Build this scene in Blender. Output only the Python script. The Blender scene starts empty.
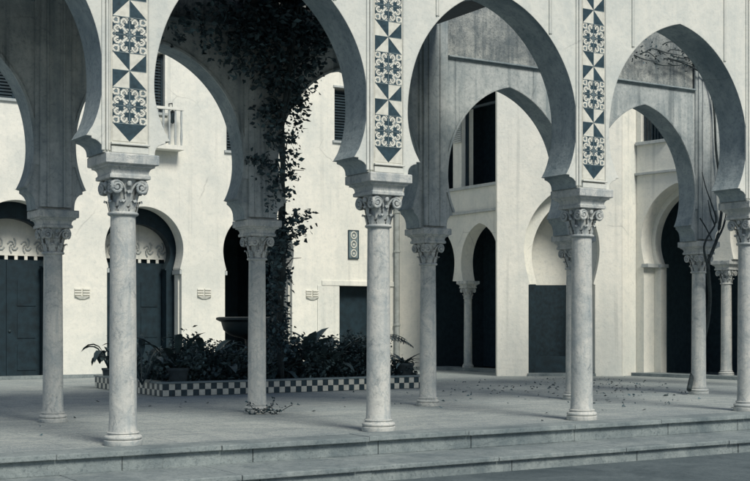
import bpy, math, random
from mathutils import Vector, Matrix
from mathutils.geometry import delaunay_2d_cdt
random.seed(7)
sc = bpy.context.scene
C = sc.collection
PI = math.pi
FPX, HY, H, CX = 1244.0, 322.0, 1.2, 375.0        # focal length (px of a 750 px wide frame), horizon, eye height
TH = math.atan2(1244.0, 1997.0)                    # heading of the arcades
F0 = Vector((-2.439, 12.137)); LF = 2.9383         # first front column, bay
R0 = Vector((-3.864, 14.928)); LR = 2.7235         # first rear column, bay

# ------------------------------------------------------------------ materials
def mat(name, rough=0.85):
    m = bpy.data.materials.new(name); m.use_nodes = True
    nt = m.node_tree; b = nt.nodes['Principled BSDF']
    b.inputs['Roughness'].default_value = rough
    b.inputs['Specular IOR Level'].default_value = 0.3
    return m, nt, b
def N(nt, t, **kw):
    n = nt.nodes.new(t)
    for k, v in kw.items():
        if k in n.inputs: n.inputs[k].default_value = v
        else: setattr(n, k, v)
    return n
def coords(nt, scale=(1, 1, 1), kind='Object'):
    tc = N(nt, 'ShaderNodeTexCoord'); mp = N(nt, 'ShaderNodeMapping')
    mp.inputs['Scale'].default_value = scale
    nt.links.new(tc.outputs[kind], mp.inputs['Vector'])
    return mp.outputs['Vector']
def noise(nt, vec, scale, detail=6, rough=0.6, dist=0.0):
    n = N(nt, 'ShaderNodeTexNoise'); n.inputs['Scale'].default_value = scale
    n.inputs['Detail'].default_value = detail; n.inputs['Roughness'].default_value = rough
    n.inputs['Distortion'].default_value = dist
    nt.links.new(vec, n.inputs['Vector']); return n.outputs['Fac']
def ramp(nt, fac, stops):
    r = N(nt, 'ShaderNodeValToRGB'); e = r.color_ramp.elements
    while len(e) < len(stops): e.new(0.5)
    for i, (p, c) in enumerate(stops):
        e[i].position = p; e[i].color = (c[0], c[1], c[2], 1) if not isinstance(c, (int, float)) else (c, c, c, 1)
    nt.links.new(fac, r.inputs['Fac']); return r.outputs['Color']
def mixc(nt, fac, a, b, mode='MIX'):
    m = N(nt, 'ShaderNodeMix', data_type='RGBA', blend_type=mode)
    for s, v in ((m.inputs[0], fac), (m.inputs[6], a), (m.inputs[7], b)):
        if isinstance(v, (int, float)): s.default_value = v
        elif isinstance(v, tuple): s.default_value = (*v, 1)
        else: nt.links.new(v, s)
    return m.outputs[2]
def bump(nt, b, h, strength=0.3, dist=0.02, bev=0.0):
    if bev:
        bv_ = N(nt, 'ShaderNodeBevel'); bv_.samples = 4; bv_.inputs['Radius'].default_value = bev
    n = N(nt, 'ShaderNodeBump'); n.inputs['Strength'].default_value = strength; n.inputs['Distance'].default_value = dist
    nt.links.new(h, n.inputs['Height'])
    if bev: nt.links.new(bv_.outputs['Normal'], n.inputs['Normal'])
    nt.links.new(n.outputs['Normal'], b.inputs['Normal'])
def plaster(name, base, dark, amount=0.5, streak=0.3, speck=0.25, scale=1.0, bmp=0.35, drip=0.0):
    """limewash: big cloudy patches, rain streaks, fine pitting"""
    m, nt, b = mat(name, 0.9)
    v = coords(nt)
    big = noise(nt, v, 0.9*scale, 5, 0.65, 0.6)
    c = mixc(nt, ramp(nt, big, [(0.42, 0), (0.72, amount)]), base, dark)
    vs = coords(nt, (3.2*scale, 3.2*scale, 0.22*scale))
    st = noise(nt, vs, 1.6, 6, 0.6)
    c = mixc(nt, ramp(nt, st, [(0.5, 0), (0.75, streak)]), c, dark)
    if drip:
        dn = ramp(nt, noise(nt, coords(nt, (7, 7, 0.12)), 1.0, 5, 0.6), [(0.56, 0), (0.66, drip)])
        dm = ramp(nt, noise(nt, coords(nt, (1.2, 1.2, 0.5)), 1.0, 4, 0.6), [(0.42, 0), (0.6, 1)])
        c = mixc(nt, mixc(nt, 1.0, dn, dm, 'MULTIPLY'), c, tuple(x*0.6 for x in dark))
    fine = noise(nt, v, 22*scale, 6, 0.75)
    c = mixc(nt, ramp(nt, fine, [(0.53, 0), (0.7, speck)]), c, tuple(x*0.55 for x in dark))
    c = mixc(nt, ramp(nt, noise(nt, v, 5.5*scale, 8, 0.8, 0.3), [(0.46, 0), (0.68, 0.32+0.3*speck)]), c, dark)
    nt.links.new(c, b.inputs['Base Color'])
    vor = N(nt, 'ShaderNodeTexVoronoi', feature='DISTANCE_TO_EDGE'); vor.inputs['Scale'].default_value = 0.55*scale
    wv = N(nt, 'ShaderNodeMix', data_type='RGBA'); wv.inputs[0].default_value = 0.12
    nz = N(nt, 'ShaderNodeTexNoise'); nz.inputs['Scale'].default_value = 2.5; nz.inputs['Detail'].default_value = 8
    nt.links.new(v, nz.inputs['Vector']); nt.links.new(v, wv.inputs[6]); nt.links.new(nz.outputs['Color'], wv.inputs[7]); nt.links.new(wv.outputs[2], vor.inputs['Vector'])
    line = ramp(nt, vor.outputs['Distance'], [(0.0, 1), (0.0045, 0)]); msk = ramp(nt, noise(nt, v, 0.8, 2, 0.5), [(0.56, 0), (0.64, 0.35)])
    c = mixc(nt, mixc(nt, 1.0, line, msk, 'MULTIPLY'), c, tuple(x*0.35 for x in dark)); nt.links.new(c, b.inputs['Base Color'])
    bump(nt, b, noise(nt, v, 14*scale, 8, 0.7), bmp, 0.02, 0.014)
    return m
CR = (0.80, 0.79, 0.71)
M_front = plaster('limewash_front', (0.66, 0.67, 0.62), (0.36, 0.42, 0.43), 0.5, 0.3, 0.2)
M_fac = plaster('limewash_courtyard', (0.80, 0.79, 0.715), (0.52, 0.56, 0.54), 0.6, 0.35, 0.3, 0.7, 0.5, 0.3)
M_rear = plaster('limewash_weathered_shaded', (0.47, 0.505, 0.505), (0.14, 0.19, 0.215), 0.75, 0.8, 0.5, 1.1, 0.6, 0.85)  # real stains; the wall's bluish shade is mixed into the grey too
M_shade = plaster('limewash_shade_tone', (0.34, 0.395, 0.41), (0.10, 0.15, 0.18), 0.7, 0.4, 0.6, 1.3, 0.6)  # arch undersides and cornice: their shade put into a darker, bluer limewash
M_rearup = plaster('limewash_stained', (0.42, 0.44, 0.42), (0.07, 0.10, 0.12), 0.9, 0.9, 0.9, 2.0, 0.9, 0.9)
M_blotch = plaster('limewash_grey', (0.5, 0.53, 0.52), (0.22, 0.27, 0.29), 0.6, 0.4, 0.3)

def marble(name, base, dark):
    m, nt, b = mat(name, 0.6)
    v0 = coords(nt); oi = N(nt, 'ShaderNodeObjectInfo'); mm = N(nt, 'ShaderNodeVectorMath', operation='MULTIPLY_ADD')
    cx_ = N(nt, 'ShaderNodeCombineXYZ')
    for q in range(3): nt.links.new(oi.outputs['Random'], cx_.inputs[q])
    nt.links.new(cx_.outputs[0], mm.inputs[0]); mm.inputs[1].default_value = (37, 53, 71); nt.links.new(v0, mm.inputs[2]); v = mm.outputs[0]
    vein = noise(nt, v, 1.1, 7, 0.65, 2.2)
    c = mixc(nt, ramp(nt, noise(nt, v, 2.2, 6, 0.7, 1.2), [(0.42, 0), (0.7, 0.75)]), base, dark)
    c = mixc(nt, ramp(nt, noise(nt, v, 30, 6, 0.85), [(0.52, 0), (0.72, 0.6)]), c, tuple(x*0.5 for x in dark))
    c = mixc(nt, ramp(nt, vein, [(0.485, 0), (0.5, 0.6), (0.515, 0)]), c, dark)
    vz = coords(nt, (9, 9, 0.8))
    c = mixc(nt, ramp(nt, noise(nt, vz, 1.4, 4, 0.6), [(0.5, 0), (0.7, 0.6)]), c, dark)
    c = mixc(nt, ramp(nt, noise(nt, v, 5.0, 8, 0.8, 0.8), [(0.55, 0), (0.66, 0.75)]), c, tuple(x*0.65 for x in dark))
    nt.links.new(c, b.inputs['Base Color'])
    bump(nt, b, noise(nt, v, 26, 8, 0.75), 0.5, 0.014, 0.006)
    return m
M_marb = marble('weathered_marble', (0.56, 0.565, 0.53), (0.27, 0.32, 0.34))
M_cap = marble('carved_stone', (0.56, 0.57, 0.54), (0.2, 0.25, 0.28))

def flat(name, col, rough=0.8, var=0.35, scale=9, bmp=0.2):
    m, nt, b = mat(name, rough)
    v = coords(nt)
    f = noise(nt, v, scale, 5, 0.6)
    c = mixc(nt, ramp(nt, f, [(0.35, 0), (0.7, 1)]), col, tuple(x*(1-var) for x in col))
    nt.links.new(c, b.inputs['Base Color']); bump(nt, b, f, bmp, 0.01)
    return m
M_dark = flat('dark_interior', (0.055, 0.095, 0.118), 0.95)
M_wood = flat('dark_wood', (0.012, 0.031, 0.044), 0.6, 0.5, 6)
M_iron = flat('dark_iron', (0.03, 0.05, 0.06), 0.5)
M_bronze = flat('dark_bronze', (0.02, 0.035, 0.042), 0.5)
M_dado = flat('dark_dado_tile', (0.012, 0.030, 0.042), 0.5, 0.6, 12)
M_tw = flat('white_glazed_tile', (0.68, 0.68, 0.61), 0.35, 0.25, 14, 0.1)
M_td = flat('blue_glazed_tile', (0.035, 0.068, 0.088), 0.35, 0.45, 18, 0.1)
M_tm = flat('grey_glazed_tile', (0.2, 0.26, 0.28), 0.35, 0.3, 18, 0.1)
M_pipe = flat('painted_pipe', (0.5, 0.53, 0.5), 0.6)
M_pot = flat('terracotta', (0.06, 0.08, 0.09), 0.85)
M_soil = flat('soil', (0.03, 0.04, 0.045), 1.0)
M_bark = flat('bark', (0.04, 0.055, 0.06), 0.95, 0.5, 20, 0.6)

def leafmat(name, a, b_):
    m, nt, b = mat(name, 0.55)
    oi = N(nt, 'ShaderNodeNewGeometry')
    c = ramp(nt, oi.outputs['Random Per Island'], [(0.0, a), (0.7, b_), (1.0, tuple(x*1.9 for x in b_))])
    nt.links.new(c, b.inputs['Base Color']); return m
M_leaf = leafmat('leaf_dark', (0.016, 0.034, 0.043), (0.042, 0.072, 0.08))
M_leaf2 = leafmat('leaf_mid', (0.027, 0.052, 0.058), (0.075, 0.115, 0.12))
M_vine = leafmat('vine_leaf', (0.012, 0.028, 0.038), (0.04, 0.072, 0.084))

def floormat():
    m, nt, b = mat('worn_paving', 0.85)
    v = coords(nt)
    c = mixc(nt, ramp(nt, noise(nt, v, 0.7, 7, 0.7, 0.8), [(0.35, 0), (0.7, 1)]), (0.47, 0.50, 0.48), (0.27, 0.315, 0.325))
    c = mixc(nt, ramp(nt, noise(nt, v, 26, 6, 0.85), [(0.45, 0), (0.62, 0.8)]), c, (0.11, 0.15, 0.165))
    c = mixc(nt, ramp(nt, noise(nt, v, 3.2, 8, 0.85, 0.6), [(0.45, 0), (0.62, 0.6)]), c, (0.15, 0.19, 0.205))
    c = mixc(nt, ramp(nt, noise(nt, v, 48, 4, 0.9), [(0.53, 0), (0.62, 0.95)]), c, (0.55, 0.57, 0.53))
    c = mixc(nt, ramp(nt, noise(nt, coords(nt, (0.5, 3.5, 1)), 1.6, 6, 0.7), [(0.5, 0), (0.72, 0.5)]), c, (0.14, 0.18, 0.195))
    br = N(nt, 'ShaderNodeTexBrick'); br.inputs['Scale'].default_value = 1.0
    br.inputs['Brick Width'].default_value = 1.1; br.inputs['Row Height'].default_value = 0.72
    br.inputs['Mortar Size'].default_value = 0.008; br.inputs['Mortar Smooth'].default_value = 0.4
    nt.links.new(v, br.inputs['Vector'])
    c = mixc(nt, ramp(nt, br.outputs['Fac'], [(0.0, 0), (1.0, 0.6)]), c, (0.1, 0.13, 0.145))
    nt.links.new(c, b.inputs['Base Color'])
    bump(nt, b, noise(nt, v, 30, 8, 0.8), 0.6, 0.02)
    return m
M_floor = floormat()
M_step = plaster('step_stone', (0.27, 0.31, 0.31), (0.10, 0.135, 0.15), 0.9, 0.3, 0.7, 1.6, 0.7)
M_ground = plaster('lower_paving', (0.11, 0.14, 0.15), (0.04, 0.06, 0.07), 0.8, 0.0, 0.6, 1.2, 0.7)

# ------------------------------------------------------------------ mesh helpers
class MB:
    def __init__(s): s.v = []; s.f = []; s.m = []
    def add(s, vs, fs, mi=0, T=None):
        o = len(s.v)
        s.v += [tuple(T @ Vector(p)) for p in vs] if T is not None else [tuple(p) for p in vs]
        for f in fs: s.f.append([i+o for i in f]); s.m.append(mi)
        return s
    def box(s, x0, x1, y0, y1, z0, z1, mi=0, T=None):
        v = [(x, y, z) for x in (x0, x1) for y in (y0, y1) for z in (z0, z1)]
        f = [(0, 1, 3, 2), (4, 6, 7, 5), (0, 4, 5, 1), (2, 3, 7, 6), (0, 2, 6, 4), (1, 5, 7, 3)]
        return s.add(v, f, mi, T)
    def lathe(s, prof, n=32, mi=0, T=None, c=(0, 0)):
        v = []; f = []
        for r, z in prof:
            for k in range(n):
                a = 2*PI*k/n; v.append((c[0]+r*math.cos(a), c[1]+r*math.sin(a), z))
        for i in range(len(prof)-1):
            for k in range(n):
                k2 = (k+1) % n; f.append((i*n+k, i*n+k2, (i+1)*n+k2, (i+1)*n+k))
        if prof[0][0] > 1e-4: f.append(tuple(range(n))[::-1])
        if prof[-1][0] > 1e-4: f.append(tuple((len(prof)-1)*n+k for k in range(n)))
        return s.add(v, f, mi, T)
    def square(s, prof, mi=0, T=None, kx=1.0, ky=1.0):
        v = []; f = []
        for r, z in prof:
            for sx, sy in ((-1, -1), (1, -1), (1, 1), (-1, 1)): v.append((sx*r*kx, sy*r*ky, z))
        for i in range(len(prof)-1):
            for k in range(4):
                k2 = (k+1) % 4; f.append((i*4+k, i*4+k2, (i+1)*4+k2, (i+1)*4+k))
        f.append((3, 2, 1, 0)); n = (len(prof)-1)*4; f.append((n, n+1, n+2, n+3))
        return s.add(v, f, mi, T)
    def tube(s, pts, rad, n=8, mi=0, T=None):
        pts = [Vector(p) for p in pts]; v = []; f = []
        for i, p in enumerate(pts):
            t = (pts[min(i+1, len(pts)-1)]-pts[max(i-1, 0)]).normalized()
            a = t.cross(Vector((0.13, 0.21, 0.97)))
            if a.length < 0.1: a = t.cross(Vector((0.9, 0.3, 0.1)))
            a.normalize(); b = t.cross(a)
            r = rad[i] if isinstance(rad, (list, tuple)) else rad
            for k in range(n):
                an = 2*PI*k/n; q = p+a*(r*math.cos(an))+b*(r*math.sin(an)); v.append(tuple(q))
        for i in range(len(pts)-1):
            for k in range(n):
                k2 = (k+1) % n; f.append((i*n+k, i*n+k2, (i+1)*n+k2, (i+1)*n+k))
        f.append(tuple(range(n))[::-1]); f.append(tuple((len(pts)-1)*n+k for k in range(n)))
        return s.add(v, f, mi, T)
    def slab(s, outer, holes, y0, y1, mi=0, side=None, sides=True):
        """wall in the x-z plane from y0 (front) to y1 (back) with holes"""
        side = mi if side is None else side
        vs = []; es = []
        for lp in [outer]+holes:
            o = len(vs); vs += [Vector(p) for p in lp]; es += [(o+i, o+(i+1) % len(lp)) for i in range(len(lp))]
        V, E, Fc, *_ = delaunay_2d_cdt(vs, es, [], 0, 1e-5)
        def inside(p, lp):
            c = False; j = len(lp)-1
            for i in range(len(lp)):
                a, b = lp[i], lp[j]
                if (a[1] > p[1]) != (b[1] > p[1]) and p[0] < (b[0]-a[0])*(p[1]-a[1])/(b[1]-a[1])+a[0]: c = not c
                j = i
            return c
        fs = []
        for t in Fc:
            p = sum((V[i] for i in t), Vector((0, 0)))/len(t)
            if inside(p, outer) and not any(inside(p, h) for h in holes): fs.append(tuple(t))
        s.add([(p[0], y0, p[1]) for p in V], fs, mi)
        s.add([(p[0], y1, p[1]) for p in V], [t[::-1] for t in fs], mi)
        if sides:
            for lp in [outer]+holes:
                n = len(lp)
                s.add([(p[0], y, p[1]) for p in lp for y in (y0, y1)],
                      [(2*i, 2*i+1, 2*((i+1) % n)+1, 2*((i+1) % n)) for i in range(n)], side)
        return s
def build(name, mb, mats, parent=None, smooth=False, recalc=True, **props):
    me = bpy.data.meshes.new(name)
    me.from_pydata(mb.v, [], mb.f); 
    if not isinstance(mats, (list, tuple)): mats = [mats]
    for m in mats: me.materials.append(m)
    me.polygons.foreach_set('material_index', mb.m)
    me.update()
    if recalc:
        import bmesh
        bm = bmesh.new(); bm.from_mesh(me); bmesh.ops.remove_doubles(bm, verts=bm.verts, dist=1e-5)
        bmesh.ops.recalc_face_normals(bm, faces=bm.faces); bm.to_mesh(me); bm.free()
    if smooth:
        me.polygons.foreach_set('use_smooth', [True]*len(me.polygons))
        try: me.set_sharp_from_angle(angle=math.radians(42))
        except Exception: pass
    o = bpy.data.objects.new(name, me); C.objects.link(o)
    if parent is not None: o.parent = parent
    for k, v in props.items(): o[k] = v
    return o
def thing(name, label, cat, loc, rot=0.0, group=None):
    o = bpy.data.objects.new(name, None); C.objects.link(o); o.empty_display_size = 0.3
    o.location = (loc[0], loc[1], loc[2] if len(loc) > 2 else 0.0); o.rotation_euler = (0, 0, rot)
    o['label'] = label; o['category'] = cat
    if group: o['group'] = group
    return o
def dup(root, loc, rot=None, label=None, group=None, scale=None):
    def cp(o, par):
        c = o.copy(); C.objects.link(c)
        if par is not None: c.parent = par
        for ch in [x for x in o.children]: cp(ch, c)
        return c
    r = cp(root, None); r.location = (loc[0], loc[1], loc[2] if len(loc) > 2 else 0.0)
    if rot is not None: r.rotation_euler = (0, 0, rot)
    if label: r['label'] = label
    if group: r['group'] = group
    if scale: r.scale = (scale, scale, scale)
    return r
D = Vector((math.cos(TH), math.sin(TH))); NN = Vector((-math.sin(TH), math.cos(TH)))
def front(u, v): p = F0+D*u+NN*v; return (p.x, p.y)
def rear(u, v): p = R0+D*u+NN*v; return (p.x, p.y)

# ------------------------------------------------------------------ setting: floor, steps, lower ground
EDGE = -0.52
def setting(name, mb, m, T=TH, org=F0):
    o = build(name, mb, m, None, kind='structure'); o.location = (org.x, org.y, 0); o.rotation_euler = (0, 0, T); return o
fm = MB().box(-45, 45, EDGE+0.03, 60, -0.4, 0.0)
setting('courtyard_floor', fm, M_floor)
# top step: long stone slabs with a nosing, then the riser
st = MB()
rs = random.Random(3); x = -16.0
while x < 26:
    w = rs.uniform(1.15, 1.75)
    dz = rs.uniform(-0.003, 0.003); dy = rs.uniform(-0.006, 0.006)
    st.square([(0.5, -0.045+dz), (0.5, 0.001+dz), (0.492, 0.006+dz)], 0, Matrix.Translation((x+w/2, EDGE+0.16+dy, 0)) @ Matrix.Diagonal((w-0.006, 0.42, 1, 1)))
    x += w
x = -16.3
while x < 26:
    w = rs.uniform(1.2, 1.7); dy = rs.uniform(-0.003, 0.003)
    st.box(x, x+w-0.008, EDGE+dy, EDGE+0.2, -0.19, -0.046)
    x += w
setting('upper_step', st, M_step)
s2 = MB(); x = -16.0
while x < 26:
    w = rs.uniform(1.1, 1.8); dy = rs.uniform(-0.006, 0.006); dz = rs.uniform(-0.003, 0.003)
    s2.square([(0.5, -0.235), (0.5, -0.197+dz), (0.494, -0.19+dz)], 0, Matrix.Translation((x+w/2, EDGE-0.42+dy, 0)) @ Matrix.Diagonal((w-0.007, 0.92, 1, 1)))
    s2.box(x+0.2, x+w+0.192, EDGE-0.84+dy, EDGE+0.05, -0.36, -0.236)
    x += w
setting('lower_step', s2, M_step)
setting('lower_ground', MB().box(-60, 60, -60, EDGE+0.1, -0.6, -0.35), M_ground)

# ------------------------------------------------------------------ arcade walls
def arch_half(hp, r1, zc, hb, zp, cusp, zcusp, n=46):
    """left half of a pointed horseshoe arch: from the cusp up to the peak, x from pier centre"""
    pts = []
    dz = zc-zcusp; dx = cusp-hp; r2 = (dx*dx+dz*dz)/(2*dx)
    a1 = math.asin(dz/r2)
    for i in range(12):
        a = -a1*(1-i/12); pts.append((hp+r2*(1-math.cos(a)), zc+r2*math.sin(a)))
    c = hp+r1; a_end = math.acos((c-hb)/r1)
    for i in range(n+1):
        a = a_end*i/n; pts.append((c-r1*math.cos(a), zc+r1*math.sin(a)))
    return pts
def corbel(hw, z0, cusp, zcusp):
    """outline from impost (hw,z0) up to the cusp: S curve and fillets"""
    p = [(hw, z0)]
    h = zcusp-z0; w = cusp-hw
    p += [(hw+0.0, z0+0.12*h), (hw+0.03*w, z0+0.3*h), (hw+0.10*w, z0+0.45*h), (hw+0.24*w, z0+0.60*h), (hw+0.46*w, z0+0.72*h), (hw+0.72*w, z0+0.79*h),
          (hw+0.72*w, z0+0.92*h), (hw+0.86*w, z0+0.93*h), (cusp+0.012, zcusp-0.008)]
    return p
def arcade_outline(L, k0, k1, hw, z0, half, cusp, zcusp, top, ext):
    """closed outline of the wall (u,z)"""
    out = [(k0*L-ext, top), (k0*L-ext, z0)]
    for k in range(k0, k1+1):
        c = k*L
        if k > k0:
            out += [(c-x, z) for x, z in reversed(corbel(hw, z0, cusp, zcusp))]
        if k == k1: out.append((c+ext, z0)); break
        out += [(c+x, z) for x, z in corbel(hw, z0, cusp, zcusp)]
        out += [(c+x, z) for x, z in half]
        out += [(c+L-x, z) for x, z in reversed(half[:-1])]
    out.append((k1*L+ext, top))
    r = []
    for p in out:
        if not r or (abs(p[0]-r[-1][0])+abs(p[1]-r[-1][1])) > 1e-4: r.append(p)
    out = []
    for i, p in enumerate(r):
        e = 0.006 if p[1] < top-0.01 and p[1] > z0+0.2 else 0.0
        out.append((p[0]+e*math.sin(p[1]*5.1+p[0]*2.3), p[1]+e*math.cos(p[1]*3.3+p[0]*4.3)))
    return out

# front arcade: wall, tile strips, mouldings
WU = -0.045; TF = 0.23
hf = arch_half(0.258, 1.497, 3.52, LF/2, 4.99, 0.415, 2.968)
fa = thing('front_arcade', 'whitewashed front arcade wall of tall pointed horseshoe arches with tiled piers', 'arcade', (*front(WU, 0), 0), TH)
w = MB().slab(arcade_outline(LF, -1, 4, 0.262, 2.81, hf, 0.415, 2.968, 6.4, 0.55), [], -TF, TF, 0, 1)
build('wall', w, [M_front, M_shade], fa)
def ribs(k):
    b = MB(); c = k*LF
    for a, b2, d in ((-0.275, -0.243, 0.014), (-0.236, -0.212, 0.022), (-0.205, -0.188, 0.012)):
        b.box(c+a, c+b2, -TF-d, -TF+0.01, 2.83, 6.38)
    for sgn in (-1, 1):                       # outer vertical fillets, above the arch only
        b.box(c+sgn*0.66-0.03, c+sgn*0.66-0.006, -TF-0.016, -TF+0.01, 4.60, 6.38)
        b.box(c+sgn*0.66+0.0, c+sgn*0.66+0.016, -TF-0.010, -TF+0.01, 4.60, 6.38)
    b.box(c+0.19, c+0.202, -TF-0.01, -TF+0.01, 2.9, 6.38)
    b.box(c-0.185, c+0.19, -TF-0.028, -TF+0.01, 2.812, 2.875); b.box(c-0.19, c+0.195, -TF-0.045, -TF+0.01, 2.888, 2.906)      # block under the strip
    return b
TS = 0.34
def ornament(x, y):
    """floral tile, four mirrored arabesque quarters: 0 white, 1 dark, 2 mid"""
    a, b = abs(x), abs(y)
    r = math.hypot(a, b)
    if r < 0.09: return 1
    if a < 0.04 or b < 0.04: return 1 if r > 0.2 else 2
    u = (a+b-1.0)/1.4142; v = (a-b)/1.4142; w_ = abs(v)              # along / across the quarter's diagonal
    q = math.hypot(u-0.02, w_-0.27); an = math.atan2(u-0.02, w_-0.27)
    if abs(q-0.16) < 0.055 and not (-2.2 < an < -1.2): return 0      # two facing curls
    if q < 0.055: return 0
    if abs(u+0.28) < 0.30 and w_ < 0.055+0.05*math.cos((u+0.28)*9): return 0 if w_ < 0.06 else 2
    if abs(math.hypot(u-0.42, w_)-0.17) < 0.05: return 0
    if math.hypot(u-0.42, w_) < 0.07: return 2
    if math.hypot(u-0.14, w_) < 0.09: return 2
    if abs(math.hypot(u+0.42, w_-0.26)-0.13) < 0.045 and u < -0.34: return 0
    if w_ > 0.5 and abs(u) < 0.14 and abs(abs(u)-0.08) < 0.045: return 0
    return 1
def strip(k):
    """materials: 0 white, 1 dark, 2 mid"""
    b = MB(); c = k*LF; y = -TF-0.012; hw = 0.17; z = 2.925
    b.box(c-hw-0.012, c+hw+0.012, -TF-0.008, -TF+0.01, 2.9, 6.36, 0)
    def quad(pts, m): b.add([(c+px, y, pz) for px, pz in pts], [tuple(range(len(pts)))], m)
    quad([(-hw, z), (0, z), (-hw, z+0.17)], 0); quad([(0, z), (hw, z), (hw, z+0.17)], 0)
    quad([(0, z), (hw, z+0.17), (0, z+0.17)], 1); quad([(0, z), (0, z+0.17), (-hw, z+0.17)], 1)
    z += 0.17; t = 0
    while z < 6.3:
        if t % 2 == 0:
            n = 34; g = TS/n
            for i in range(n):
                for j in range(n):
                    m = ornament((i+0.5)/n*2-1, (j+0.5)/n*2-1)
                    x0 = -hw+i*g; z0 = z+j*g
                    quad([(x0, z0), (x0+g, z0), (x0+g, z0+g), (x0, z0+g)], m)
        else:
            cc = (0, z+hw)
            ring = [(0, z), (hw, z), (hw, z+hw), (hw, z+TS), (0, z+TS), (-hw, z+TS), (-hw, z+hw), (-hw, z)]
            for i in range(8):
                quad([cc, ring[i], ring[(i+1) % 8]], 1 if i % 2 == 0 else 0)
            for e in ((-hw, hw),):
                pass
        b.box(c-hw, c+hw, y-0.003, y, z-0.003, z+0.003, 2)
        b.box(c-0.0025, c+0.0025, y-0.002, y+0.001, z+0.004, z+TS-0.004, 2); b.box(c-hw, c+hw, y-0.0025, y+0.001, z+TS/2-0.0025, z+TS/2+0.0025, 2)
        z += TS; t += 1
    return b
for k in range(-1, 5):
    build('moulding', ribs(k), M_front, fa)
    build('tile_strip', strip(k), [M_tw, M_td, M_tm], fa, recalc=False)

# rear arcade
TR = 0.17; RU = -0.03
hr = arch_half(0.25, 1.39, 3.3, LR/2, 4.66, 0.37, 2.79)
c_ = 0.25+1.39; zpk = 3.3+math.sqrt(1.39**2-(c_-LR/2)**2)
ra = thing('rear_arcade', 'weathered and shaded grey rear arcade wall with smaller horseshoe arches under a thin cornice', 'arcade', (*rear(RU, 0), 0), TH)
w = MB().slab(arcade_outline(LR, -1, 5, 0.235, 2.53, hr, 0.37, 2.79, 5.0, 0.5), [], -TR, TR, 0, 1)
build('wall', w, [M_rear, M_shade], ra)
build('parapet', MB().box(-LR-0.5, 5*LR+0.5, -TR+0.04, TR, 5.0, 6.9), M_rearup, ra)
for k in range(-1, 6):
    c = k*LR; b = MB()
    b.box(c-0.19, c+0.19, -TR-0.045, -TR+0.01, 2.56, 6.9)
    b.box(c-0.245, c-0.19, -TR-0.02, -TR+0.01, 3.05, 6.9); b.box(c+0.19, c+0.245, -TR-0.02, -TR+0.01, 3.05, 6.9)
    b.box(c-0.11, c-0.085, -TR-0.058, -TR, 2.56, 6.9); b.box(c+0.085, c+0.11, -TR-0.058, -TR, 2.56, 6.9)
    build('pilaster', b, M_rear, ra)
    if k < 5:
        b = MB(); x0, x1 = c+0.25, c+LR-0.25
        b.box(x0, x1, -TR-0.05, -TR+0.03, 4.99, 5.012); b.box(x0, x1, -TR-0.022, -TR+0.03, 4.97, 4.99)
        build('cornice', b, M_shade, ra)
        # raised rim following the arch
        b = MB(); pts = [(c+x, z) for x, z in hr]+[(c+LR-x, z) for x, z in reversed(hr[:-1])]
        cen = Vector((c+LR/2, 3.5))
        outer = []
        for p in pts:
            dv = (Vector(p)-cen).normalized(); outer.append((p[0]+dv.x*0.035, p[1]+dv.y*0.035))
        n = len(pts); V = []; Fc = []
        for p, q in zip(pts, outer):
            V += [(p[0], -TR-0.018, p[1]), (q[0], -TR-0.018, q[1]), (p[0], -TR+0.005, p[1]), (q[0], -TR+0.005, q[1])]
        for i in range(n-1):
            a = 4*i; e = a+4
            Fc += [(a, e, e+1, a+1), (a+1, e+1, e+3, a+3), (a+2, a, e, e+2)]
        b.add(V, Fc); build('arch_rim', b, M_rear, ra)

# gallery roof over the left bays
gr = thing('gallery_roof', 'dark timber ceiling between the two arcades over the left bays', 'roof', (*front(0, 0), 0), TH)
build('boards', MB().box(-LF-0.4, 5.72, TF-0.02+0.03, 2.88, 5.42, 5.5), M_wood, gr)
b = MB()
for i in range(17):
    x = -LF-0.3+i*0.5
    b.box(x, x+0.1, TF+0.01, 2.88, 5.28, 5.419)
build('joists', b, M_wood, gr)

# ------------------------------------------------------------------ columns
def shaft_mb():
    p = []
    for i in range(13):
        t = i/12; p.append((0.133-0.012*t**1.6, 0.14+t*(2.235-0.14)))
    return MB().lathe([(0.142, 0.135), (0.138, 0.15)]+p[1:], 40)
def base_mb():
    prof = [(0.182, 0.0), (0.186, 0.008), (0.186, 0.05), (0.18, 0.056)]
    for i in range(9):
        a = -PI/2+PI*i/8; prof.append((0.160+0.024*math.cos(a), 0.078+0.022*math.sin(a)))
    prof += [(0.152, 0.104), (0.148, 0.112)]
    for i in range(7):
        a = -PI/2+PI*i/6; prof.append((0.146+0.012*math.cos(a), 0.124+0.010*math.sin(a)))
    prof += [(0.136, 0.136), (0.134, 0.142)]
    return MB().lathe(prof, 40)
def neck_mb():
    prof = [(0.12, 2.225)]
    for i in range(9):
        a = -PI/2+PI*i/8; prof.append((0.130+0.020*math.cos(a), 2.25+0.018*math.sin(a)))
    prof.append((0.12, 2.27)); return MB().lathe(prof, 40)
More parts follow.
